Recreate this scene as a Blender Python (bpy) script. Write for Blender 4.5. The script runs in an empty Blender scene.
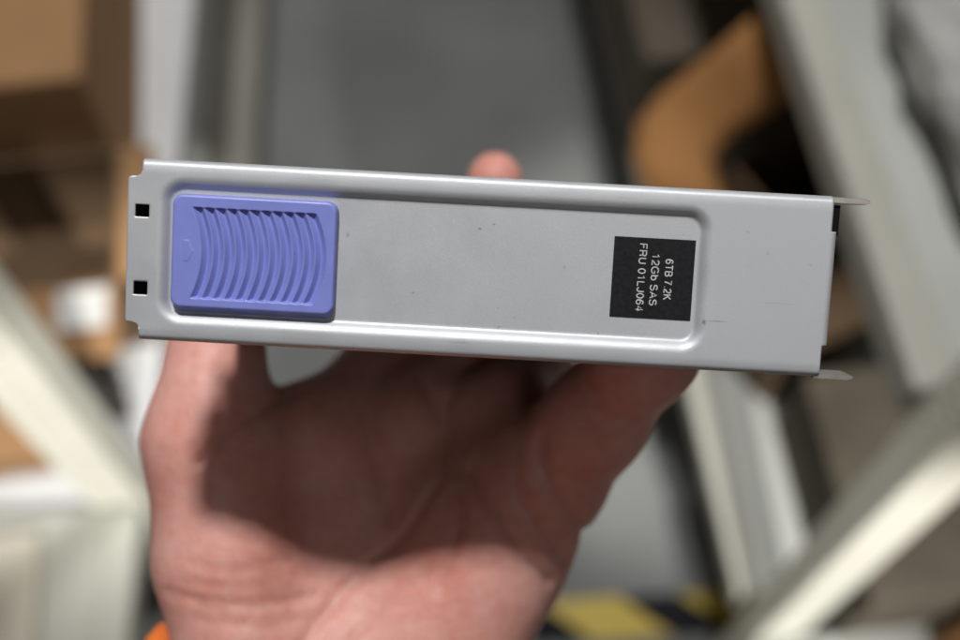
import bpy, bmesh, math, random
import numpy as np
from mathutils import Matrix, Vector

random.seed(7); rng = np.random.default_rng(7)
S = bpy.context.scene
COL = S.collection

# ------------------------------------------------------------------ camera
VIEW = Matrix(((0.9913475, 0.1163388, -0.0607905),
               (-0.1312639, 0.8786284, -0.4591100),
               (0.0, 0.4631171, 0.8862971)))
EYE = Vector((0.0, 0.0, 1.45))
cam_d = bpy.data.cameras.new('camera'); cam = bpy.data.objects.new('camera', cam_d); COL.objects.link(cam)
cam.matrix_world = Matrix.Translation(EYE) @ VIEW.to_4x4()
cam_d.sensor_width = 36.0; cam_d.lens = 1154.0/960.0*36.0
cam_d.clip_start = 0.01; cam_d.clip_end = 60
cam_d.dof.use_dof = True; cam_d.dof.focus_distance = 0.186; cam_d.dof.aperture_fstop = 8.2
S.camera = cam

# ------------------------------------------------------------------ light
W = bpy.data.worlds.new('World'); S.world = W; W.use_nodes = True
bg = W.node_tree.nodes['Background']; bg.inputs[0].default_value = (1.0, 0.88, 0.76, 1); bg.inputs[1].default_value = 0.055

def lamp(name, loc, target, sx, sy, power, col):
    d = bpy.data.lights.new(name, 'AREA'); d.shape = 'RECTANGLE'; d.size = sx; d.size_y = sy
    d.energy = power; d.color = col
    o = bpy.data.objects.new(name, d); COL.objects.link(o); o.location = loc
    o.rotation_euler = (Vector(target)-Vector(loc)).to_track_quat('-Z', 'Y').to_euler()
    return o
lamp('ceiling_or_fill_lamp', (-0.02, 0.56, 2.9), (-0.02, 0.56, 0), 0.15, 0.15, 32.5, (1.0, 0.985, 0.96))
lamp('ceiling_or_fill_lamp', (0.42, -0.85, 2.9), (0.42, -0.85, 0), 0.5, 0.3, 2.9, (1.0, 0.98, 0.95))  # added fill behind the camera: sheen on the bezel, softer palm shade
lamp('ceiling_or_fill_lamp', (0.1, 3.2, 2.9), (0.1, 2.4, 0), 0.6, 0.3, 5, (0.93, 0.97, 1.0))  # added fill for the far floor and background
def spot(name, loc, target, power, cone):
    d = bpy.data.lights.new(name, 'SPOT'); d.energy = power; d.spot_size = math.radians(cone); d.spot_blend = 0.5; d.shadow_soft_size = 0.05; d.color = (1.0, 0.98, 0.92)
    o = bpy.data.objects.new(name, d); COL.objects.link(o); o.location = loc
    o.rotation_euler = (Vector(target)-Vector(loc)).to_track_quat('-Z', 'Y').to_euler()
# added narrow spots without real fixtures; the first two brighten the post fronts
spot('added_rack_spot', (0.22, -1.7, 2.6), (0.315, 0.20, 0.52), 500, 9.5)
spot('added_rack_spot', (0.25, -1.4, 2.6), (-0.26, 0.36, 0.63), 420, 7.5)
spot('added_rack_spot', (1.3, 1.2, 2.9), (-0.22, 1.0, 0.1), 55, 24)  # added to brighten the left lower shelf edge and the floor
S.view_settings.view_transform = 'Standard'; S.view_settings.look = 'None'
S.view_settings.exposure = 0.2; S.view_settings.gamma = 1.0; S.view_settings.use_curve_mapping = False
S.render.resolution_x = 1024; S.render.resolution_y = 683

# ------------------------------------------------------------------ helpers
def tag(o, label=None, cat=None, group=None, kind=None):
    if label: o['label'] = label
    if cat: o['category'] = cat
    if group: o['group'] = group
    if kind: o['kind'] = kind
    return o
def empty(name, loc, rz=0.0):
    o = bpy.data.objects.new(name, None); COL.objects.link(o); o.location = loc; o.rotation_euler = (0, 0, rz); return o
def mesh_obj(name, verts, faces, mat, parent=None, smooth=False):
    me = bpy.data.meshes.new(name); me.from_pydata([tuple(v) for v in verts], [], [tuple(f) for f in faces]); me.update()
    if smooth: me.polygons.foreach_set('use_smooth', [True]*len(me.polygons))
    if mat: me.materials.append(mat)
    o = bpy.data.objects.new(name, me); COL.objects.link(o)
    if parent: o.parent = parent
    return o
def bm_obj(name, bm, mat, parent=None, smooth=False):
    bmesh.ops.recalc_face_normals(bm, faces=bm.faces)
    me = bpy.data.meshes.new(name); bm.to_mesh(me); bm.free()
    if smooth: me.polygons.foreach_set('use_smooth', [True]*len(me.polygons))
    if mat: me.materials.append(mat)
    o = bpy.data.objects.new(name, me); COL.objects.link(o)
    if parent: o.parent = parent
    return o
def add_box(bm, lo, hi, bevel=0.0, seg=2):
    vs = [bm.verts.new((x, y, z)) for x in (lo[0], hi[0]) for y in (lo[1], hi[1]) for z in (lo[2], hi[2])]
    F = [(0, 1, 3, 2), (4, 6, 7, 5), (0, 4, 5, 1), (2, 3, 7, 6), (0, 2, 6, 4), (1, 5, 7, 3)]
    fs = [bm.faces.new([vs[i] for i in f]) for f in F]
    if bevel > 0:
        es = list({e for f in fs for e in f.edges})
        bmesh.ops.bevel(bm, geom=es, offset=bevel, segments=seg, profile=0.5, affect='EDGES')
def box(name, lo, hi, mat, parent=None, bevel=0.0):
    bm = bmesh.new(); add_box(bm, lo, hi, bevel); return bm_obj(name, bm, mat, parent)

def mat(name, base, rough=0.5, metal=0.0, noise=None, bump=None, ramp=None, sss=None, spec=None, coords='Object'):
    """noise=(scale, strength, detail): mottled base colour; bump=(scale, strength, distance)."""
    m = bpy.data.materials.new(name); m.use_nodes = True; nt = m.node_tree; N = nt.nodes; L = nt.links
    b = N['Principled BSDF']
    b.inputs['Base Color'].default_value = (*base, 1); b.inputs['Roughness'].default_value = rough; b.inputs['Metallic'].default_value = metal
    if spec is not None: b.inputs['Specular IOR Level'].default_value = spec
    tc = N.new('ShaderNodeTexCoord')
    if noise:
        n = N.new('ShaderNodeTexNoise'); n.inputs['Scale'].default_value = noise[0]; n.inputs['Detail'].default_value = noise[2]
        L.new(tc.outputs[coords], n.inputs['Vector'])
        r = N.new('ShaderNodeValToRGB'); r.color_ramp.elements[0].position = 0.3; r.color_ramp.elements[1].position = 0.7
        c2 = ramp if ramp else tuple(min(1, c*(1+noise[1])) for c in base)
        c1 = tuple(c*(1-noise[1]) for c in base)
        r.color_ramp.elements[0].color = (*c1, 1); r.color_ramp.elements[1].color = (*c2, 1)
        L.new(n.outputs['Fac'], r.inputs['Fac']); L.new(r.outputs['Color'], b.inputs['Base Color'])
    if bump:
        n = N.new('ShaderNodeTexNoise'); n.inputs['Scale'].default_value = bump[0]; n.inputs['Detail'].default_value = 4
        L.new(tc.outputs[coords], n.inputs['Vector'])
        bp = N.new('ShaderNodeBump'); bp.inputs['Strength'].default_value = bump[1]; bp.inputs['Distance'].default_value = bump[2]
        L.new(n.outputs['Fac'], bp.inputs['Height']); L.new(bp.outputs['Normal'], b.inputs['Normal'])
    if sss:
        b.inputs['Subsurface Weight'].default_value = sss[0]; b.inputs['Subsurface Radius'].default_value = sss[1]; b.inputs['Subsurface Scale'].default_value = sss[2]
    return m

def specked(m, scale, thresh, col, mix=0.8):
    """adds small flecks of dirt or wear to the base colour of a material"""
    nt = m.node_tree; N = nt.nodes; L = nt.links; b = N['Principled BSDF']
    tc = N.new('ShaderNodeTexCoord'); n = N.new('ShaderNodeTexNoise'); n.inputs['Scale'].default_value = scale; n.inputs['Detail'].default_value = 1.5
    L.new(tc.outputs['Object'], n.inputs['Vector'])
    mr = N.new('ShaderNodeMapRange'); mr.inputs['From Min'].default_value = thresh; mr.inputs['From Max'].default_value = thresh+0.03
    mr.inputs['To Max'].default_value = mix
    L.new(n.outputs['Fac'], mr.inputs['Value'])
    mx = N.new('ShaderNodeMix'); mx.data_type = 'RGBA'
    src = b.inputs['Base Color'].links
    if src: L.new(src[0].from_socket, mx.inputs['A'])
    else: mx.inputs['A'].default_value = b.inputs['Base Color'].default_value
    mx.inputs['B'].default_value = (*col, 1)
    L.new(mr.outputs['Result'], mx.inputs['Factor']); L.new(mx.outputs['Result'], b.inputs['Base Color'])
    return m

def marked(m, marks, col):
    """scuffs at given places of the part: (x, y, half length, half height, strength) in millimetres"""
    nt = m.node_tree; N = nt.nodes; L = nt.links; b = N['Principled BSDF']; tc = N.new('ShaderNodeTexCoord')
    nz = N.new('ShaderNodeTexNoise'); nz.inputs['Scale'].default_value = 2500; L.new(tc.outputs['Object'], nz.inputs['Vector'])
    for x, y, a, c, k in marks:
        mp = N.new('ShaderNodeMapping'); mp.inputs['Location'].default_value = (-x/a, -y/c, 0); mp.inputs['Scale'].default_value = (1000/a, 1000/c, 0)
        L.new(tc.outputs['Object'], mp.inputs['Vector'])
        ln = N.new('ShaderNodeVectorMath'); ln.operation = 'LENGTH'; L.new(mp.outputs['Vector'], ln.inputs[0])
        ad = N.new('ShaderNodeMath'); ad.operation = 'MULTIPLY_ADD'; ad.inputs[1].default_value = 1.6; L.new(nz.outputs['Fac'], ad.inputs[0]); L.new(ln.outputs['Value'], ad.inputs[2])
        mr = N.new('ShaderNodeMapRange'); mr.inputs['From Min'].default_value = 1.9; mr.inputs['From Max'].default_value = 0.9; mr.inputs['To Max'].default_value = k
        L.new(ad.outputs[0], mr.inputs['Value'])
        mx = N.new('ShaderNodeMix'); mx.data_type = 'RGBA'; src = b.inputs['Base Color'].links
        L.new(src[0].from_socket, mx.inputs['A']); mx.inputs['B'].default_value = (*col, 1); L.new(mr.outputs['Result'], mx.inputs['Factor']); L.new(mx.outputs['Result'], b.inputs['Base Color'])
    return m
M_SILVER = specked(specked(mat('silver_paint', (0.45, 0.465, 0.495), 0.46, 0.42, noise=(6000, 0.07, 3), bump=(4500, 0.16, 0.0001)), 900, 0.765, (0.12, 0.11, 0.10), 0.5), 1300, 0.775, (0.75, 0.75, 0.75), 0.35)
def rough_noise(m, scale, lo, hi):
    """handling smudges: the gloss varies over the surface"""
    N = m.node_tree.nodes; L = m.node_tree.links; tc = N.new('ShaderNodeTexCoord'); n = N.new('ShaderNodeTexNoise'); n.inputs['Scale'].default_value = scale; n.inputs['Detail'].default_value = 8; n.inputs['Roughness'].default_value = 0.65
    L.new(tc.outputs['Object'], n.inputs['Vector']); mr = N.new('ShaderNodeMapRange'); mr.inputs['From Min'].default_value = 0.3; mr.inputs['From Max'].default_value = 0.7
    mr.inputs['To Min'].default_value = lo; mr.inputs['To Max'].default_value = hi
    L.new(n.outputs['Fac'], mr.inputs['Value']); L.new(mr.outputs['Result'], N['Principled BSDF'].inputs['Roughness'])
rough_noise(M_SILVER, 90, 0.40, 0.62)
marked(M_SILVER, [(48.0, -3.0, 3.5, 0.10, 0.22), (22.0, 12.6, 2.5, 0.09, 0.25), (-3.0, -12.2, 1.8, 0.12, 0.25), (52.5, 3.5, 0.25, 0.25, 0.3), (42.0, 8.2, 0.3, 0.2, 0.3), (5.5, -7.8, 0.25, 0.2, 0.4), (36.1, -6.7, 0.35, 0.55, 0.85), (38.3, -6.45, 2.2, 0.14, 0.45), (-1.0, 6.35, 0.28, 0.2, 0.7), (1.2, 7.2, 0.3, 0.15, 0.6), (-11.3, -4.6, 0.3, 0.2, 0.45),
                  (-22.3, 4.2, 0.35, 0.5, 0.35), (13.0, 0.9, 0.25, 0.25, 0.35), (45.5, 5.0, 0.3, 0.3, 0.3)], (0.05, 0.045, 0.04))
M_LATCH = specked(mat('violet_plastic', (0.178, 0.208, 0.55), 0.42, 0.0, noise=(300, 0.05, 4), bump=(5000, 0.10, 0.0001)), 1000, 0.765, (0.05, 0.05, 0.15), 0.4)
rough_noise(M_LATCH, 140, 0.32, 0.52)
M_LABEL = mat('black_label', (0.008, 0.008, 0.010), 0.6, 0.0, noise=(1500, 0.4, 6), bump=(4000, 0.25, 0.0001), spec=0.2)
M_PRINT = mat('label_print', (0.46, 0.46, 0.47), 0.7, noise=(3000, 0.12, 4))
M_STEEL = mat('spring_steel', (0.30, 0.285, 0.26), 0.36, 0.7, noise=(500, 0.1, 3))
M_BODY = mat('dark_casing', (0.05, 0.05, 0.055), 0.5, 0.2, noise=(200, 0.1, 4))
M_BLACK = mat('black_plastic', (0.004, 0.004, 0.005), 0.7, noise=(300, 0.1, 2), spec=0.1)
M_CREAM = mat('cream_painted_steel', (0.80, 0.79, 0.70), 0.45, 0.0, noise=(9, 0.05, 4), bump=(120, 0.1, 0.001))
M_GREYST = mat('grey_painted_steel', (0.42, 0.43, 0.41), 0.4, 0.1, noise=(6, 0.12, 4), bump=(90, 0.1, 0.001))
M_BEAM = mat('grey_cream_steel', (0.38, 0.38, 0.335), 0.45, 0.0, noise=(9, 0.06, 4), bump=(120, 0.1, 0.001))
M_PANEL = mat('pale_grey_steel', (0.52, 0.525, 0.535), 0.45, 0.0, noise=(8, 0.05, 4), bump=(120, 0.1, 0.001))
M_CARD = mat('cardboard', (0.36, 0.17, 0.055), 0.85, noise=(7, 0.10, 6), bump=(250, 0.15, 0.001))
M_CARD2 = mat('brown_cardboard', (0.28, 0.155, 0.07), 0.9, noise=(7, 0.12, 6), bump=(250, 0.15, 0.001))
M_CARD_SHADE = mat('shade_toned_card', (0.10, 0.06, 0.03), 0.9, noise=(7, 0.15, 6))  # cardboard darkened so its colour stands for shade on the open boxes
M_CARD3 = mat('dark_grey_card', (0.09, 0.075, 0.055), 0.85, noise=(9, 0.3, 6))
M_TAPE = mat('tan_tape', (0.55, 0.38, 0.24), 0.4, noise=(20, 0.1, 3))
M_PAPER = mat('white_paper', (0.52, 0.52, 0.51), 0.8, noise=(40, 0.06, 4))
M_BEIGE = mat('beige_card', (0.46, 0.43, 0.36), 0.8, noise=(8, 0.06, 4))
M_BAG = mat('milky_plastic', (0.36, 0.36, 0.35), 0.3, noise=(22, 0.30, 5), bump=(60, 0.6, 0.01))
M_PAD = mat('grey_foam', (0.24, 0.24, 0.23), 0.9, noise=(45, 0.35, 4), bump=(200, 0.4, 0.003))
M_SLEEVE = mat('orange_fabric', (0.75, 0.17, 0.02), 0.85, noise=(900, 0.15, 3), bump=(2500, 0.5, 0.0004))
M_FLOOR = mat('concrete', (0.18, 0.186, 0.183), 0.78, noise=(4.5, 0.17, 10), bump=(30, 0.15, 0.002))
M_YEL = mat('yellow_vinyl', (0.56, 0.40, 0.04), 0.5, noise=(30, 0.12, 4))
M_BLK = mat('black_vinyl', (0.012, 0.013, 0.016), 0.8, noise=(30, 0.2, 4), spec=0.15)
M_SEAM = mat('floor_strip', (0.25, 0.24, 0.21), 0.5, noise=(8, 0.1, 5))

# ------------------------------------------------------------------ setting: floor
fl = mesh_obj('floor', [(-8, -6, 0), (8, -6, 0), (8, 10, 0), (-8, 10, 0)], [(0, 1, 2, 3)], M_FLOOR); tag(fl, kind='structure')

# hazard tape stuck across the aisle
tp = empty('hazard_tape', (0.0, 0.326, 0.0)); tp.rotation_euler = (0, 0, -0.07)
tag(tp, 'yellow and black striped tape stuck across the grey aisle floor', 'tape')
w, hh = 0.118, 0.026
ys, bs, yf, bf = [], [], [], []
for k in range(-4, 5):
    for kind, x0 in (('y', 0.150+k*0.176), ('b', 0.250+k*0.176)):
        x1 = x0 + (0.100 if kind == 'y' else 0.076)
        sh = -0.062
        q = [(x0-sh/2-0.0, -hh, 0.004), (x1-sh/2, -hh, 0.004), (x1+sh/2, hh, 0.004), (x0+sh/2, hh, 0.004)]
        V, Fc = (ys, yf) if kind == 'y' else (bs, bf)
        n = len(V); V += q; Fc.append((n, n+1, n+2, n+3))
mesh_obj('yellow_stripes', ys, yf, M_YEL, tp); mesh_obj('black_stripes', bs, bf, M_BLK, tp)
# ------------------------------------------------------------------ racks
def leg_strip(bm, x0, y0, dx, dy, z0, z1, width, hole=0.004, pitch=0.016):
    """one leg of a slotted angle: a strip with rows of oblong holes, starting at (x0,y0), running width along (dx,dy)"""
    us = [0, width*0.30, width*0.30+hole, width*0.62, width*0.62+hole, width]
    zs = [z0]; z = z0+0.02
    while z < z1-0.03:
        zs += [z, z+pitch*0.45]; z += pitch
    zs.append(z1)
    g = [[bm.verts.new((x0+dx*u, y0+dy*u, zz)) for u in us] for zz in zs]
    for i in range(len(zs)-1):
        for j in range(5):
            if i % 2 == 1 and j in (1, 3): continue
            bm.faces.new((g[i][j], g[i][j+1], g[i+1][j+1], g[i+1][j]))
def post(parent, x, y, sx, sy, top=2.3, w=0.046, w2=0.03):
    bm = bmesh.new()
    leg_strip(bm, x, y, sx, 0, 0.0, top, w); leg_strip(bm, x, y+sy*0.0005, 0, sy, 0.0, top, w2)
    o = bm_obj('post', bm, M_CREAM, parent)
    s = o.modifiers.new('thick', 'SOLIDIFY'); s.thickness = 0.002; s.offset = 0
    return o
def shelf(parent, x0, x1, y0, y1, z, front, mpanel=None, mbeam=None, yb=None, bw=0.032):
    """front = +1: the front beam runs along x1, -1: along x0"""
    sh = box('shelf', (x0, y0, z-0.012), (x1, y1, z-0.006), mpanel or M_GREYST, parent)
    xa, xb = (x1, x1+bw) if front > 0 else (x0-bw, x0)
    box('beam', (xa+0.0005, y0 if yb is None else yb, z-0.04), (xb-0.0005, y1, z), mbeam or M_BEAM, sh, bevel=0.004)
    return sh

rkL = empty('steel_rack', (-0.252, 0.366, 0.0), -0.085)
tag(rkL, 'cream slotted steel rack with brown boxes, on the left of the hand', 'rack', 'steel racks along the aisle')
post(rkL, 0.0, 0.0, -1, 1)
post(rkL, 0.0, 1.25, -1, -1); post(rkL, -0.48, 0.0, 1, 1); post(rkL, -0.48, 1.25, 1, -1)
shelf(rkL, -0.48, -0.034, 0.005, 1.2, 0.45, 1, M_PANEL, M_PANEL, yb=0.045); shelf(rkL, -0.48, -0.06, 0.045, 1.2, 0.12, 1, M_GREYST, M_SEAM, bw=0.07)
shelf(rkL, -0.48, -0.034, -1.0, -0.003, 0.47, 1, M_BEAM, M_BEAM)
post(rkL, 0.0, -1.05, -1, 1); post(rkL, -0.48, -1.05, 1, 1)
shelf(rkL, -0.48, -0.034, -1.0, -0.003, 0.10, 1)

rkR = empty('steel_rack', (0.300, 0.208, 0.0), 0.0)
tag(rkR, 'cream slotted steel rack holding a milky plastic bag and an open brown box', 'rack', 'steel racks along the aisle')
post(rkR, 0.0, 0.0, 1, 1); post(rkR, 0.0, 1.6, 1, -1); post(rkR, 0.5, 0.0, -1, 1); post(rkR, 0.5, 1.6, -1, -1)
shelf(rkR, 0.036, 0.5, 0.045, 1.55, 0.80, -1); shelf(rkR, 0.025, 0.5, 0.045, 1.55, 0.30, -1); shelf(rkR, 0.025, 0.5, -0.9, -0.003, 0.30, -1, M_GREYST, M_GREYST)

# ------------------------------------------------------------------ boxes on the racks
def open_box(name, Q, ang, L1, L2, z0, z1, m, flaps, label, cat='box', mflap=None, corner=(0, 0)):
    """open carton; Q = its corner, d1 along ang, d2 = 90 deg clockwise from d1; flaps: list of (edge, width, rise)"""
    r = empty(name, (Q[0], Q[1], z0), ang)
    tag(r, label, cat)
    h = z1-z0; t = 0.005
    bm = bmesh.new()
    add_box(bm, (0, -L2, 0), (L1, 0, t))
    add_box(bm, (0, -L2, t+0.0003), (t, 0, h)); add_box(bm, (L1-t, -L2, t+0.0003), (L1, 0, h))
    add_box(bm, (t+0.0003, -t, t+0.0003), (L1-t-0.0003, 0, h)); add_box(bm, (t+0.0003, -L2, t+0.0003), (L1-t-0.0003, -L2+t, h))
    bm_obj('carton', bm, m, r)
    for edge, wd, rise in flaps:
        cw, ch = corner
        if edge == 'far': a, b, c, d = (0, 0), (L1, 0), (L1, wd), (-cw+0.001, ch)
        if edge == 'left': a, b, c, d = (0, 0), (0, -L2), (-wd, -L2), (-cw, ch)
        if edge == 'right': a, b, c, d = (L1, 0), (L1, -L2), (L1+wd, -L2), (L1+wd, 0)
        if edge == 'near': a, b, c, d = (0, -L2), (L1, -L2), (L1, -L2-wd), (0, -L2-wd)
        g = bmesh.new()
        n = 6; rows = []
        for k in range(n+1):
            f = k/n; zz = h+0.001+rise*f+0.25*abs(rise)*math.sin(f*3.0)
            rows.append([g.verts.new((p[0]*(1-f)+q[0]*f, p[1]*(1-f)+q[1]*f, zz)) for p, q in ((a, d), (b, c))])
        for k in range(n): g.faces.new((rows[k][0], rows[k][1], rows[k+1][1], rows[k+1][0]))
        o = bm_obj('flap', g, mflap or m, r, smooth=True); s = o.modifiers.new('thick', 'SOLIDIFY'); s.thickness = 0.004; s.offset = 0
    return r
def carton(name, lo, hi, m, label, tape=True, rz=0.0):
    r = empty(name, ((lo[0]+hi[0])/2, (lo[1]+hi[1])/2, lo[2]), rz); tag(r, label, 'box')
    hx, hy, hz = (hi[0]-lo[0])/2, (hi[1]-lo[1])/2, hi[2]-lo[2]
    box('carton', (-hx, -hy, 0), (hx, hy, hz), m, r, bevel=0.004)
    if tape: box('tape_strip', (-0.025, -hy-0.001, hz+0.0003), (0.025, hy+0.001, hz+0.0009), M_TAPE, r)
    return r

ob = open_box('open_box', (0.307, 0.588), math.radians(25), 0.30, 0.145, 0.30, 0.572, M_CARD_SHADE, [],
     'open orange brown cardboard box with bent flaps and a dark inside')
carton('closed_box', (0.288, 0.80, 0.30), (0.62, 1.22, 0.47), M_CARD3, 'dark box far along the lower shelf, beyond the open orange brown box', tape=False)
# its long flap, bent round the corner and curling upwards
curl = [((0.3243, 0.6331, 0.73), (0.3651, 0.5758, 0.72)),
           ((0.3006, 0.6319, 0.7), (0.3462, 0.5761, 0.69)),
           ((0.2766, 0.6323, 0.665), (0.3294, 0.5786, 0.655)),
           ((0.247, 0.6333, 0.625), (0.3035, 0.5842, 0.615)),
           ((0.2241, 0.6141, 0.61), (0.2861, 0.5755, 0.6)),
           ((0.2162, 0.5833, 0.602), (0.2878, 0.5525, 0.592)),
           ((0.2211, 0.5381, 0.593), (0.3054, 0.5155, 0.583))]
inv = Matrix.Translation((0.307, 0.588, 0.30)) @ Matrix.Rotation(math.radians(25), 4, 'Z'); inv.invert()
cv, cf = [], []
for a, b in curl:
    a, b = inv @ Vector(a), inv @ Vector(b)
    for k in range(5):
        f = k/4; p = a.lerp(b, f); p.z += 0.008*math.sin(f*math.pi); cv.append(p)
for i in range(len(curl)-1):
    for k in range(4): cf.append((i*5+k, i*5+k+1, i*5+k+6, i*5+k+5))
fl_o = mesh_obj('flap', cv, cf, M_CARD, ob, True); sm = fl_o.modifiers.new('thick', 'SOLIDIFY'); sm.thickness = 0.004; sm.offset = 0
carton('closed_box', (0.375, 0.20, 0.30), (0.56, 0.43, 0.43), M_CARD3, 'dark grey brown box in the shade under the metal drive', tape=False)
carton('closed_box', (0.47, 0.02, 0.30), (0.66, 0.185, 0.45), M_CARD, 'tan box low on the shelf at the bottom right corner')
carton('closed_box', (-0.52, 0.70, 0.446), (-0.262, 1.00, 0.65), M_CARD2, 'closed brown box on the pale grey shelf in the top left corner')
bx = open_box('open_box', (-0.47, 0.68), 0.0, 0.222, 0.145, 0.446, 0.57, M_CARD_SHADE, [('right', 0.03, -0.006), ('near', 0.07, -0.01)],
     'brown open box, its shade put into the carton colour, with a white paper label on its front flap', mflap=M_CARD2)
box('paper_label', (0.170, -0.190, 0.1275), (0.214, -0.150, 0.1285), M_PAPER, bx)
carton('closed_box', (-0.44, 0.415, 0.446), (-0.335, 0.475, 0.49), M_CARD2, 'small tan box behind the slanting cream post', tape=False)
bm = bmesh.new(); add_box(bm, (-0.06, -0.03, 0), (0.06, 0.03, 0.02), 0.008, 3)
pd = bm_obj('foam_pad', bm, M_PAD); pd.location = (-0.345, 0.50, 0.446); pd.rotation_euler = (0, 0, 0.4); tag(pd, 'speckled grey foam pad beside the small tan box', 'foam pad')
cb = box('flat_carton', (-0.075, -0.15, 0), (0.075, 0.15, 0.012), M_BEIGE, None, 0.002); cb.location = (-0.415, 0.2, 0.466); tag(cb, 'flat pale beige board lying on the shelf at lower left', 'board')

# crumpled plastic bag on the right shelf
bm = bmesh.new(); bmesh.ops.create_icosphere(bm, subdivisions=5, radius=1.0)
from mathutils import noise as mn
for v in bm.verts:
    p = v.co.copy(); n = mn.fractal(p*1.7, 0.8, 2.1, 5)*0.10 + abs(mn.noise(p*4.1+Vector((5, 1, 2))))*-0.12
    p *= 1+n; v.co = Vector((p.x*0.105, p.y*0.24, max(p.z*0.06, -0.045)))
bg_o = bm_obj('plastic_bag', bm, M_BAG, None, True); bg_o.location = (0.462, 0.46, 0.84); tag(bg_o, 'crumpled milky plastic bag lying on the grey shelf, upper right', 'bag')

# ------------------------------------------------------------------ the drive
DRIVE = Matrix(((0.9835243, 0.1639384, -0.0761855, 0.0129040), (-0.1787467, 0.8189316, -0.5453446, 0.0926815),
                (-0.0270122, 0.5499775, 0.8347425, 1.2888245), (0, 0, 0, 1)))
drive = bpy.data.objects.new('hard_drive', None); COL.objects.link(drive); drive.matrix_world = DRIVE
tag(drive, 'silver metal hard drive carrier with violet latch and small black label', 'hard drive')
MM = 0.001
def sstep(t): t = np.clip(t, 0, 1); return t*t*(3-2*t)
def rrect(x, y, cx, cy, hx, hy, r):
    qx = np.abs(x-cx)-hx+r; qy = np.abs(y-cy)-hy+r
    return np.minimum(np.maximum(qx, qy), 0)+np.hypot(np.maximum(qx, 0), np.maximum(qy, 0))-r
def grid_obj(name, P, keep, m, parent, smooth=True):
    nu, nv = P.shape[:2]
    idx = np.arange(nu*nv).reshape(nu, nv)
    q = np.stack([idx[:-1, :-1], idx[1:, :-1], idx[1:, 1:], idx[:-1, 1:]], -1)[keep]
    used = np.unique(q); remap = -np.ones(nu*nv, int); remap[used] = np.arange(len(used))
    return mesh_obj(name, (P.reshape(-1, 3)[used]*MM).tolist(), remap[q].tolist(), m, parent, smooth)
def lines(a, b, step, extra=()):
    n = max(2, int(round((b-a)/step))+1); v = list(np.linspace(a, b, n))
    for e in extra: v = [t for t in v if abs(t-e) > step*0.45]+[e]
    return np.array(sorted(v))

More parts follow.
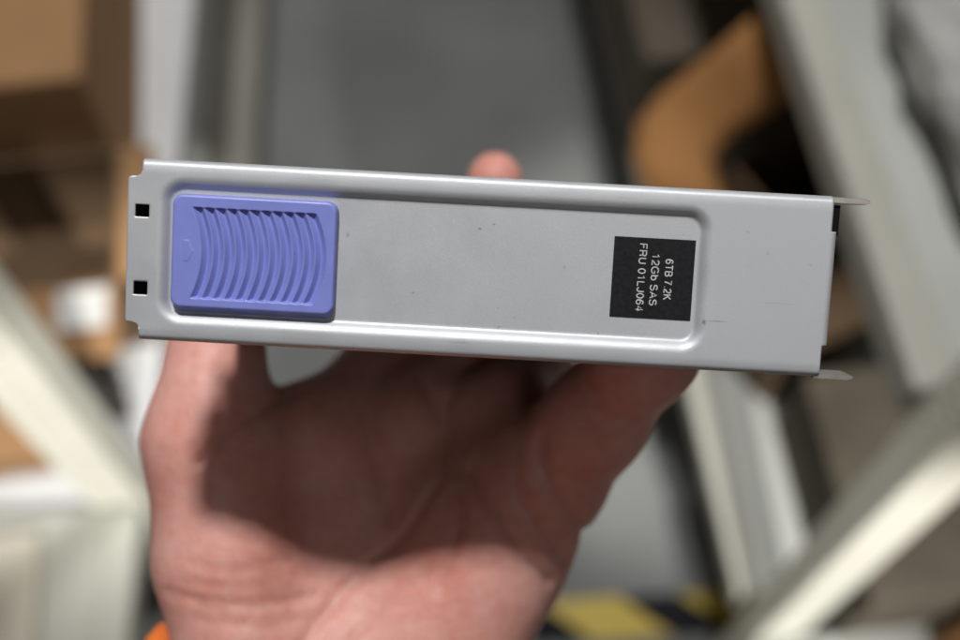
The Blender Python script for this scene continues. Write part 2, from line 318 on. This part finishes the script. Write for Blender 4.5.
# bezel: pressed sheet with a shallow rounded tray, rolled top and bottom edges, two square windows
XL, XR, YT = -55.5, 55.45, 14.7
REC = 1.25
def bezel():
    ex = [-57.7, -57.1, -56.4, -54.2, XL, -56.5, XR]
    xs = lines(-57.7, 55.45, 0.25, ex)
    R2 = 1.0
    U = [(x, 0.0) for x in xs] + [(XR+R2*math.sin(a), -R2*(1-math.cos(a))) for a in np.linspace(0, math.pi/2, 7)[1:]] + [(XR+R2, -z) for z in (2.5, 5.0, 9.0)]
    ry, rz = 1.15, 1.5
    ye = [7.28, 5.32, -5.13, -7.27, 11.8, -11.8, 11.2, -11.2, 12.8, -12.8, 9.0, -9.46]
    yf = lines(-YT+ry, YT-ry, 0.25, ye)
    arc = np.linspace(0, math.pi/2, 9)[1:]
    V = [(-YT, -9.0), (-YT, -5.0), (-YT, -2.2)] + [(-YT+ry-ry*math.sin(a), -rz*(1-math.cos(a))) for a in arc[::-1]] + [(y, 0.0) for y in yf] \
        + [(YT-ry+ry*math.sin(a), -rz*(1-math.cos(a))) for a in arc] + [(YT, -2.2), (YT, -5.0), (YT, -9.0)]
    U = np.array(U); V = np.array(V)
    X = np.repeat(U[:, :1], len(V), 1); Y = np.repeat(V[None, :, 0], len(U), 0)
    Z = np.repeat(U[:, 1:], len(V), 1)+np.repeat(V[None, :, 1], len(U), 0)
    d = rrect(X, Y, -8.15, 0.08, 43.2, 10.45, 2.7)
    t = np.clip((1.75-d)/2.35, 0, 1); Z = Z - REC*np.where(t < 0.86, 0.94*(t/0.86)**2.3, 0.94+0.06*sstep((t-0.86)/0.14))
    # the band above and below the tray falls away slightly towards the rolled edge
    yy = np.clip((np.abs(Y)-12.4)/1.2, 0, 1); Z = Z-0.10*yy**2
    Z = Z+0.03*np.sin(X*0.11+0.6)*np.cos(Y*0.2)              # sheet not perfectly flat
    Xo, Yo = X.copy(), Y.copy()
    cx = 0.25*(X[:-1, :-1]+X[1:, :-1]+X[1:, 1:]+X[:-1, 1:]); cy = 0.25*(Y[:-1, :-1]+Y[1:, :-1]+Y[1:, 1:]+Y[:-1, 1:])
    zV = np.repeat((0.5*(V[1:, 1]+V[:-1, 1]))[None, :], len(U)-1, 0)
    keep = np.ones_like(cx, bool)
    left = cx < XL
    keep &= ~(left & (np.abs(cy) > 12.8))
    keep &= ~(left & (np.abs(cy) > 11.8) & (cx < -56.5))
    keep &= ~(np.hypot(cx+56.5, np.abs(cy)-12.8) < 0.78)
    right = cx > XR+1e-6
    keep &= ~(right & ((cy > 9.0) | (cy < -9.46)))
    for a, b in ((5.32, 7.28), (-7.27, -5.13)):
        keep &= ~((cx > -56.4) & (cx < -54.2) & (cy > a) & (cy < b))
    # round the tab corners and fill the inside corner with a fillet
    for s in (1, -1):
        m = (X < -57.1) & (s*Y > 11.2) & (s*Y < 11.81); dx, dy = X+57.1, Y-s*11.2; r = np.hypot(dx, dy); f = np.where(m & (r > .6), .6/np.maximum(r, 1e-6), 1)
        X = np.where(m, -57.1+dx*f, X); Y = np.where(m, s*11.2+dy*f, Y)
        m = (X < XL+1e-6) & (X > -56.51) & (s*Y > 11.79) & (s*Y < 12.81); dx, dy = X+56.5, Y-s*12.8; r = np.hypot(dx, dy); dx = np.where(r < 1e-3, .707, dx); dy = np.where(r < 1e-3, -s*.707, dy); r = np.hypot(dx, dy); f = np.where(m & (r < 1.0), 1.0/np.maximum(r, 1e-6), 1)
        f = np.minimum(f, 1e3)
        X = np.where(m, np.minimum(-56.5+dx*f, XL), X); Y = np.where(m, s*12.8+dy*f, Y)
    o = grid_obj('bezel', np.stack([X, Y, Z], -1), keep, M_SILVER, drive)
    sm = o.modifiers.new('sheet', 'SOLIDIFY'); sm.thickness = 0.7*MM; sm.offset = -1; sm.use_even_offset = False
    return o
bezel()

# violet latch with a ribbed thumb pocket
def latch():
    x0, x1, y0, y1, r = -50.35, -23.95, -8.95, 9.35, 1.7
    xs = lines(x0, x1, 0.11); ys_ = lines(y0, y1, 0.11)
    X, Y = np.meshgrid(xs, ys_, indexing='ij')
    d = rrect(X, Y, (x0+x1)/2, (y0+y1)/2, (x1-x0)/2, (y1-y0)/2, r)
    top = 0.75
    e = np.clip(-d, 0, 0.55); Z = top-0.55+np.sqrt(np.maximum(0.55**2-(0.55-e)**2, 0))
    xl = -45.5-1.65*(Y/7.3)**2; xr = -25.35-1.85*(Y/7.3)**2
    t = (X-xl)/(xr-xl)
    dy_ = 7.3-np.abs(Y); inside = sstep((dy_+0.10)/0.30)*((X > xl) & (X < xr))
    ph = t*11; fr = np.abs(ph-np.round(ph))*((xr-xl)/11)             # distance to the nearest rib line
    half = (xr-xl)/22
    vee = np.clip((fr-0.08)/(half-0.08), 0, 1); vee = vee*(1-0.12*vee**3)
    ends = np.minimum(np.minimum(X-xl, xr-X)/0.15, 1)
    Z = Z - inside*(0.12*np.clip(ends, 0, 1)+0.85*vee)
    # faint moulded arrow
    tri = np.minimum(np.minimum(X+48.35, 1.7-np.abs(Y-0.3)), (-46.75-X)*0.9-np.abs(Y-0.3)*0.42+0.0)
    Z = Z+0.07*sstep((tri+0.05)/0.14)
    out = d > -1e-9
    # pull the corner points on to the rounded outline
    ccx, ccy = (x0+x1)/2, (y0+y1)/2
    sx, sy = np.sign(X-ccx), np.sign(Y-ccy)
    qx, qy = ccx+sx*((x1-x0)/2-r), ccy+sy*((y1-y0)/2-r)
    cor = (np.abs(X-ccx) > (x1-x0)/2-r) & (np.abs(Y-ccy) > (y1-y0)/2-r)
    dx, dy = X-qx, Y-qy; rr = np.hypot(dx, dy); f = np.where(cor & (rr > r), r/np.maximum(rr, 1e-6), 1)
    X = np.where(cor, qx+dx*f, X); Y = np.where(cor, qy+dy*f, Y)
    Z = np.where(d >= -1e-6, top-0.55, Z)
    # skirt round the edge
    nx, ny = X.shape
    Xp = np.pad(X, 4, mode='edge'); Yp = np.pad(Y, 4, mode='edge'); Zp = np.pad(Z, 4, mode='edge')
    for ring, zz, gy, gx in ((3, 0.14, 0.03, 0.01), (2, 0.04, 0.07, 0.02), (1, -0.06, 0.13, 0.03), (0, -1.2, 0.75, 0.08)):
        a, b = ring, -1-ring
        Zp[a, a:Zp.shape[1]-a] = Zp[b, a:Zp.shape[1]-a] = zz; Zp[a:Zp.shape[0]-a, a] = Zp[a:Zp.shape[0]-a, b] = zz
        Yp[a:Yp.shape[0]-a, a] -= gy; Xp[a, a:Xp.shape[1]-a] -= gx; Xp[b, a:Xp.shape[1]-a] += gx; Yp[a:Yp.shape[0]-a, b] += 0.03
    return grid_obj('latch', np.stack([Xp, Yp, Zp], -1), np.ones((nx+7, ny+7), bool), M_LATCH, drive)
latch()

# black label with its printing
bm = bmesh.new(); add_box(bm, (20.85*MM, -6.75*MM, (-REC-0.02)*MM), (34.05*MM, 6.38*MM, (-REC+0.07)*MM))
lab = bm_obj('label', bm, M_LABEL, drive)
def arc(cx, cy, rx, ry, a0, a1, n=14): return [(cx+rx*math.cos(math.radians(a0+(a1-a0)*k/n)), cy+ry*math.sin(math.radians(a0+(a1-a0)*k/n))) for k in range(n+1)]
GLYPH = {  # (advance, strokes), cap height 1
 '6': (.70, [arc(.28, .30, .24, .30, 0, 360), [(.04, .32), (.05, .52), (.10, .78), (.20, .95), (.32, 1.0), (.43, .96), (.50, .84)]]),
 'T': (.74, [[(.02, 1), (.62, 1)], [(.32, 1), (.32, 0)]]),
 'B': (.78, [[(.08, 0), (.08, 1), (.36, 1)]+arc(.36, .765, .22, .235, 90, -90)+[(.08, .53)], [(.36, .53)]+arc(.36, .265, .26, .265, 90, -90)+[(.08, 0)]]),
 '7': (.68, [[(.05, 1), (.54, 1), (.36, .62), (.27, .34), (.22, 0)]]),
 '.': (.34, [[(.10, .0), (.16, .06)]]),
 '2': (.70, [arc(.29, .72, .23, .28, 165, -20)+[(.40, .42), (.14, .20), (.05, 0), (.54, 0)]]),
 'K': (.80, [[(.08, 0), (.08, 1)], [(.58, 1), (.09, .42)], [(.26, .60), (.62, 0)]]),
 '1': (.70, [[(.12, .78), (.26, .84), (.34, 1), (.34, 0)]]),
 'G': (.92, [arc(.42, .50, .37, .50, 45, 300, 22)+[(.72, .16), (.74, .46), (.44, .46)]]),
 'b': (.68, [[(.07, 1), (.07, 0)], arc(.30, .35, .23, .35, 180, -180)]),
 'S': (.80, [arc(.33, .745, .25, .255, 20, 180)+arc(.33, .745, .25, .20, 180, 255, 6)+arc(.34, .27, .28, .27, 75, -165, 18)]),
 'A': (.80, [[(.02, 0), (.34, 1), (.66, 0)], [(.13, .33), (.55, .33)]]),
 'F': (.72, [[(.08, 0), (.08, 1), (.58, 1)], [(.08, .53), (.50, .53)]]),
 'R': (.84, [[(.08, 0), (.08, 1), (.40, 1)]+arc(.40, .745, .22, .255, 90, -90)+[(.08, .49)], [(.42, .49), (.56, .40), (.60, 0)]]),
 'U': (.84, [[(.08, 1), (.08, .30)]+arc(.35, .30, .27, .30, 180, 360)+[(.62, 1)]]),
 '0': (.70, [arc(.29, .50, .24, .50, 90, 450, 24)]),
 'L': (.68, [[(.08, 1), (.08, 0), (.54, 0)]]),
 'J': (.64, [[(.46, 1), (.46, .28)]+arc(.25, .28, .21, .28, 0, -170)]),
 '4': (.70, [[(.42, 0), (.42, 1), (.03, .32), (.56, .32)]]),
 ' ': (.34, [])}
def text_mesh(name, s, cx, cy, length, cap, z, m, parent, pen=0.175):
    c = bpy.data.curves.new(name, 'CURVE'); c.dimensions = '3D'; c.bevel_depth = pen*cap/2; c.bevel_resolution = 2; c.use_fill_caps = True
    adv = 0.0; strokes = []; xmax = 0
    for ch in s:
        w, st = GLYPH[ch]
        for p in st: strokes.append([(adv+x, y) for x, y in p]); xmax = max(xmax, max(q[0] for q in strokes[-1]))
        adv += w
    k = length/(xmax-strokes[0][0][0]*0)
    for p in strokes:
        sp = c.splines.new('POLY'); sp.points.add(len(p)-1)
        for pt, (x, y) in zip(sp.points, p): pt.co = (cx+(y-0.5)*cap, cy+length/2-x*k, 0, 1)
    o = bpy.data.objects.new(name, c); COL.objects.link(o); bpy.context.view_layer.update()
    me = bpy.data.meshes.new_from_object(o.evaluated_get(bpy.context.evaluated_depsgraph_get())); bpy.data.objects.remove(o)
    for v in me.vertices: v.co = (v.co.x*MM, v.co.y*MM, (z+v.co.z*0.12)*MM)
    me.materials.clear(); me.materials.append(m); me.name = name
    q = bpy.data.objects.new(name, me); COL.objects.link(q); q.parent = parent
    return q
for s, cx, cy, ln in (('6TB 7.2K', 30.0, -0.17, 6.55), ('12Gb SAS', 27.75, -0.28, 8.4), ('FRU 01LJ064', 25.62, -0.06, 11.0)):
    text_mesh('label_text', s, cx, cy, ln, 1.12, -REC+0.072, M_PRINT, lab)

# steel spring tongues at the right end
def tongue(yc, th, x_end, tip, fl):
    prof = []
    n = 10
    for k in range(n+1):
        f = k/n; x = 54.8+(x_end-54.8)*f
        t = th/2*(1 if f < fl else 1-(1-tip)*((f-fl)/(1-fl))**2)
        prof.append((x, t))
    vs, fs = [], []
    for z in (-0.9, -1.2, -5.5, -5.9):
        sc = 0.85 if z in (-0.9, -5.9) else 1.0
        for x, t in prof: vs.append((x*MM, (yc+t*sc)*MM, z*MM))
        for x, t in prof: vs.append((x*MM, (yc-t*sc)*MM, z*MM))
    m = n+1; w2 = 2*m
    for l in range(3):
        for k in range(n):
            a = l*w2+k; fs.append((a, a+1, a+1+w2, a+w2)); b = l*w2+m+k; fs.append((b+1, b, b+w2, b+1+w2))
        a = l*w2+n; b = l*w2+m+n; fs.append((a, b, b+w2, a+w2))
        a = l*w2; b = l*w2+m; fs.append((b, a, a+w2, b+w2))
    for l in (0, 3):
        for k in range(n):
            a = l*w2+k; b = l*w2+m+k; fs.append((a, b, b+1, a+1) if l == 0 else (a+1, b+1, b, a))
    o = mesh_obj('spring_tongue', vs, fs, M_STEEL, drive)
    return o
tongue(14.10, 1.0, 61.5, 0.55, 0.94); tongue(-14.55, 0.95, 61.2, 0.4, 0.85)
# casing behind the bezel
box('casing', (-50.5*MM, -12.6*MM, -98*MM), (52*MM, 12.6*MM, -3.2*MM), M_BODY, drive, bevel=1.0*MM)
box('hole_shade_plate', (-57.2*MM, -10.5*MM, -3.0*MM), (-52.5*MM, 10.5*MM, -2.2*MM), M_BLACK, drive)  # added black sheet, gives the square windows their dark shade
box('end_block', (53.2*MM, 8.4*MM, -9*MM), (57.0*MM, 13.3*MM, -1.6*MM), M_BLACK, drive)

# ------------------------------------------------------------------ the hand (one surface, grown from a distance field, millimetres in the hand's own frame)
F_, CX, CY = 1154.0, 480.0, 320.0
def P3(px, py, D): return np.array([(px-CX)/F_*D, (CY-py)/F_*D, -D])
def hand_mesh():
    st = 0.95
    lo = np.array([-78., -125., -322.]); hi = np.array([64., 48., -196.])
    n = np.ceil((hi-lo)/st).astype(int)
    ax = [(lo[i]+st*np.arange(n[i])).astype(np.float32) for i in range(3)]
    GX, GY, GZ = np.meshgrid(*ax, indexing='ij')
    def cone(a, b, ra, rb):
        ba = b-a; L2 = float(ba@ba)
        t = np.clip(((GX-a[0])*ba[0]+(GY-a[1])*ba[1]+(GZ-a[2])*ba[2])/L2, 0, 1)
        return np.sqrt((GX-a[0]-t*ba[0])**2+(GY-a[1]-t*ba[1])**2+(GZ-a[2]-t*ba[2])**2)-(ra+t*(rb-ra))
    def smin(a, b, k):
        h = np.clip(0.5+0.5*(b-a)/k, 0, 1); return b+(a-b)*h-k*h*(1-h)
    def chain(pts, k=3.0):
        d = None
        for (a, ra), (b, rb) in zip(pts[:-1], pts[1:]):
            c = cone(a, b, ra, rb); d = c if d is None else smin(d, c, k)
        return d
    H = HAND
    palm = None
    for seg in H['palm']:
        c = chain([(P3(*q[:3]), q[3]) for q in seg]); palm = c if palm is None else smin(palm, c, 11.0)
    fingers = None
    for nm in ('pinky', 'ring', 'middle', 'index'):
        c = chain([(P3(*q[:3]), q[3]) for q in H[nm]]); fingers = c if fingers is None else smin(fingers, c, 2.2)
    d = smin(palm, fingers, 6.0)
    th = chain([(P3(*q[:3]), q[3]) for q in H['thumb']], 6.0)
    d = smin(d, th, 10.0)
    # creases: grooves along lines across the palm side
    U = CX+F_*GX/(-GZ); Vv = CY-F_*GY/(-GZ)
    near = np.abs(d) < 6
    u, v = U[near], Vv[near]; acc = np.zeros_like(u)
    for line, wd, dp in H['creases']:
        best = np.full_like(u, 1e9)
        pts = line
        for (x0, y0), (x1, y1) in zip(pts[:-1], pts[1:]):
            bx_, by_ = x1-x0, y1-y0; t = np.clip(((u-x0)*bx_+(v-y0)*by_)/(bx_*bx_+by_*by_), 0, 1)
            best = np.minimum(best, np.hypot(u-x0-t*bx_, v-y0-t*by_))
        acc = np.maximum(acc, dp*np.exp(-(best/wd)**2))
    d[near] += acc
    # the flesh gives way where it rests on the casing
    Di = np.linalg.inv(np.array(VIEW.to_3x3().inverted() @ DRIVE.to_3x3()))
    org = np.array(VIEW.to_3x3().inverted() @ (DRIVE.translation-EYE))*1000
    lx = Di[0, 0]*(GX-org[0])+Di[0, 1]*(GY-org[1])+Di[0, 2]*(GZ-org[2])
    ly = Di[1, 0]*(GX-org[0])+Di[1, 1]*(GY-org[1])+Di[1, 2]*(GZ-org[2])
    lz = Di[2, 0]*(GX-org[0])+Di[2, 1]*(GY-org[1])+Di[2, 2]*(GZ-org[2])
    bxd = np.maximum(np.maximum(np.abs(lx-0.75)-51.25, np.abs(ly)-12.6), np.abs(lz+50.6)-47.4)-0.3
    plate = np.maximum(np.abs(ly)-15.5, np.maximum(lz-1, -9.6-lz))
    d = np.maximum(d, -np.minimum(bxd, plate))
    # surface nets
    s = d < 0
    nx, ny, nz = d.shape
    acc = np.zeros((nx-1, ny-1, nz-1, 3), np.float32); cnt = np.zeros((nx-1, ny-1, nz-1), np.float32)
    for axis in range(3):
        o2 = [i for i in range(3) if i != axis]
        for i in (0, 1):
            for j in (0, 1):
                sl0 = [None]*3; sl1 = [None]*3
                sl0[axis] = slice(0, -1); sl1[axis] = slice(1, None)
                for oo, val in zip(o2, (i, j)):
                    sl0[oo] = sl1[oo] = slice(val, d.shape[oo]-1+val)
                a, b = d[tuple(sl0)], d[tuple(sl1)]
                cr = (a < 0) != (b < 0)
                t = np.where(cr, a/np.where(a == b, 1, a-b), 0)
                off = [0, 0, 0]; off[o2[0]] = i; off[o2[1]] = j
                for q in range(3):
                    acc[..., q] += np.where(cr, t if q == axis else off[q], 0)
                cnt += cr
    act = cnt > 0
    ids = -np.ones(act.shape, np.int64); ids[act] = np.arange(act.sum())
    ii = np.argwhere(act)
    verts = lo+st*(ii+acc[act]/cnt[act][:, None])
    quads = []
    for axis in range(3):
        o2 = [(axis+1) % 3, (axis+2) % 3]
        sa = [slice(1, -1)]*3; sb = [slice(1, -1)]*3
        sa[axis] = slice(0, -1); sb[axis] = slice(1, None)
        a, b = s[tuple(sa)], s[tuple(sb)]
        pos = np.argwhere(a != b)
        flip = a[tuple(pos.T)]
        base = pos.copy(); base[:, o2[0]] += 1; base[:, o2[1]] += 1
        def gid(d0, d1):
            p = base.copy(); p[:, o2[0]] -= d0; p[:, o2[1]] -= d1; return ids[tuple(p.T)]
        q = np.stack([gid(1, 1), gid(0, 1), gid(0, 0), gid(1, 0)], 1)
        q[~flip] = q[~flip][:, ::-1]
        quads.append(q)
    q = np.concatenate(quads); q = q[(q >= 0).all(1)]
    # light smoothing to remove voxel steps
    e = np.concatenate([q[:, [0, 1]], q[:, [1, 2]], q[:, [2, 3]], q[:, [3, 0]]])
    for _ in range(3):
        sm = np.zeros_like(verts); c = np.zeros(len(verts))
        np.add.at(sm, e[:, 0], verts[e[:, 1]]); np.add.at(c, e[:, 0], 1)
        np.add.at(sm, e[:, 1], verts[e[:, 0]]); np.add.at(c, e[:, 1], 1)
        verts = 0.5*verts+0.5*sm/np.maximum(c, 1)[:, None]
    return verts, q

HAND = dict(
  palm=[[(345, 1000, 234, 24), (345, 760, 243, 21), (345, 680, 247, 17)],
        [(250, 665, 239, 14.5), (226, 560, 240, 14.5), (210, 440, 241, 13)],
        [(335, 680, 248, 14), (320, 445, 258, 12.5)],
        [(400, 680, 250, 14), (405, 435, 264, 13)],
        [(450, 640, 250, 14), (500, 430, 264, 13)],
        [(455, 600, 250, 13), (530, 450, 257, 12)],
        [(238, 437, 247, 7.5), (300, 430, 258, 7.5)]],
  pinky=[(210, 440, 241, 12.5), (213, 388, 242, 10.4), (216, 354, 245, 9.9), (222, 346, 262, 9.0), (228, 335, 282, 7.8)],
  ring=[(322, 445, 257, 11.5), (388, 358, 280, 9.4), (400, 300, 297, 8.6), (400, 245, 300, 8.0), (402, 215, 298, 7)],
  middle=[(405, 435, 263, 12), (455, 350, 288, 9.4), (488, 270, 301, 8.8), (494, 210, 302, 8.0), (495, 180, 300, 7.2)],
  index=[(500, 430, 263, 12), (535, 355, 285, 9.4), (562, 275, 299, 8.6), (575, 240, 300, 8.0), (580, 225, 299, 7)],
  thumb=[(415, 650, 249, 17), (490, 542, 250, 16.3), (545, 479, 244, 12.0), (594, 421, 234, 9.8), (648, 352, 221, 8.8), (664, 318, 213, 7)],
  creases=[([(542, 440), (541, 462), (555, 492), (586, 536)], 5, 1.5), ([(470, 470), (494, 518), (525, 560), (548, 580)], 5, 1.6),
           ([(447, 400), (440, 480), (405, 535), (367, 565), (314, 625), (300, 650)], 5, 1.1), ([(200, 462), (225, 440), (256, 415), (290, 392)], 5, 1.5),
           ([(420, 380), (455, 440), (462, 520), (440, 590)], 5, 1.0), ([(512, 440), (520, 500), (560, 560)], 5, 1.0), ([(380, 370), (372, 450), (392, 520)], 5, 0.8),
           ([(193, 565), (236, 572), (290, 560)], 4, 0.7), ([(170, 592), (207, 603), (256, 606), (320, 596)], 4, 0.8), ([(180, 580), (225, 588), (270, 584)], 4, 0.5),
           ([(330, 600), (372, 560), (402, 548)], 4, 0.8), ([(350, 640), (400, 590), (430, 575)], 4, 0.7), ([(198, 620), (260, 626), (310, 618)], 4, 0.6)])

def skin_material():
    m = bpy.data.materials.new('skin'); m.use_nodes = True; N = m.node_tree.nodes; L = m.node_tree.links; b = N['Principled BSDF']
    tc = N.new('ShaderNodeTexCoord')
    n1 = N.new('ShaderNodeTexNoise'); n1.inputs['Scale'].default_value = 55; n1.inputs['Detail'].default_value = 5
    n2 = N.new('ShaderNodeTexNoise'); n2.inputs['Scale'].default_value = 420; n2.inputs['Detail'].default_value = 4
    for n in (n1, n2): L.new(tc.outputs['Object'], n.inputs['Vector'])
    r = N.new('ShaderNodeValToRGB'); cr = r.color_ramp
    cr.elements[0].position = 0.34; cr.elements[0].color = (0.50, 0.21, 0.17, 1)
    cr.elements[1].position = 0.66; cr.elements[1].color = (0.60, 0.33, 0.29, 1)
    mm = N.new('ShaderNodeMath'); mm.operation = 'MULTIPLY_ADD'; mm.inputs[1].default_value = 0.35; 
    L.new(n2.outputs['Fac'], mm.inputs[0]); 
    m2 = N.new('ShaderNodeMath'); m2.operation = 'MULTIPLY'; m2.inputs[1].default_value = 0.65; L.new(n1.outputs['Fac'], m2.inputs[0]); L.new(m2.outputs[0], mm.inputs[2])
    L.new(mm.outputs[0], r.inputs['Fac']); L.new(r.outputs['Color'], b.inputs['Base Color'])
    b.inputs['Roughness'].default_value = 0.5; b.inputs['Specular IOR Level'].default_value = 0.35
    b.inputs['Subsurface Weight'].default_value = 0.5; b.inputs['Subsurface Radius'].default_value = (1.0, 0.35, 0.2); b.inputs['Subsurface Scale'].default_value = 0.006
    v = N.new('ShaderNodeTexVoronoi'); v.inputs['Scale'].default_value = 900; L.new(tc.outputs['Object'], v.inputs['Vector'])
    bp = N.new('ShaderNodeBump'); bp.inputs['Strength'].default_value = 0.25; bp.inputs['Distance'].default_value = 0.0003
    L.new(v.outputs['Distance'], bp.inputs['Height']); L.new(bp.outputs['Normal'], b.inputs['Normal'])
    return m
hv, hq = hand_mesh()
ORG = np.array([-30., -60., -250.])
person = mesh_obj('person', ((hv-ORG)*MM).tolist(), hq.tolist(), skin_material(), None, True)
person.matrix_world = Matrix.Translation(EYE + VIEW @ Vector(ORG*MM)) @ VIEW.to_4x4()
tag(person, 'open palm with fingers and thumb gripping the silver hard drive from below', 'person')
sb = person.modifiers.new('soft', 'SUBSURF'); sb.levels = 0; sb.render_levels = 1

# orange cuff of the sleeve round the wrist
def cuff():
    vs, fs = [], []
    n = 48; c0 = P3(345, 722, 246)-ORG; axis = P3(345, 1000, 236)-P3(345, 735, 246); axis /= np.linalg.norm(axis)
    xd = np.array([0.985, -0.17, 0.0]); xd -= axis*(xd@axis)*0.35; xd /= np.linalg.norm(xd); zd = np.array([0, 0, 1.0])
    xd_t = np.array([0.93, -0.42, 0.0])
    prof = [(0.0, 0.94), (-1.2, 0.98), (-1.4, 1.03), (0.2, 1.06), (3, 1.06), (8, 1.05), (9, 1.07), (16, 1.09), (30, 1.1), (48, 1.12)]
    for s, k in prof:
        for i in range(n):
            a = 2*math.pi*i/n; wob = 1+0.012*math.sin(5*a+s*0.3)
            vs.append((c0+axis*s+xd_t*math.cos(a)*41*k*wob+zd*math.sin(a)*25*k*wob)*MM)
    for j in range(len(prof)-1):
        for i in range(n):
            a = j*n+i; b = j*n+(i+1) % n; fs.append((a, b, b+n, a+n))
    o = mesh_obj('sleeve_cuff', vs, fs, M_SLEEVE, person, True)
    s = o.modifiers.new('thick', 'SOLIDIFY'); s.thickness = 0.0015; s.offset = 1
cuff()
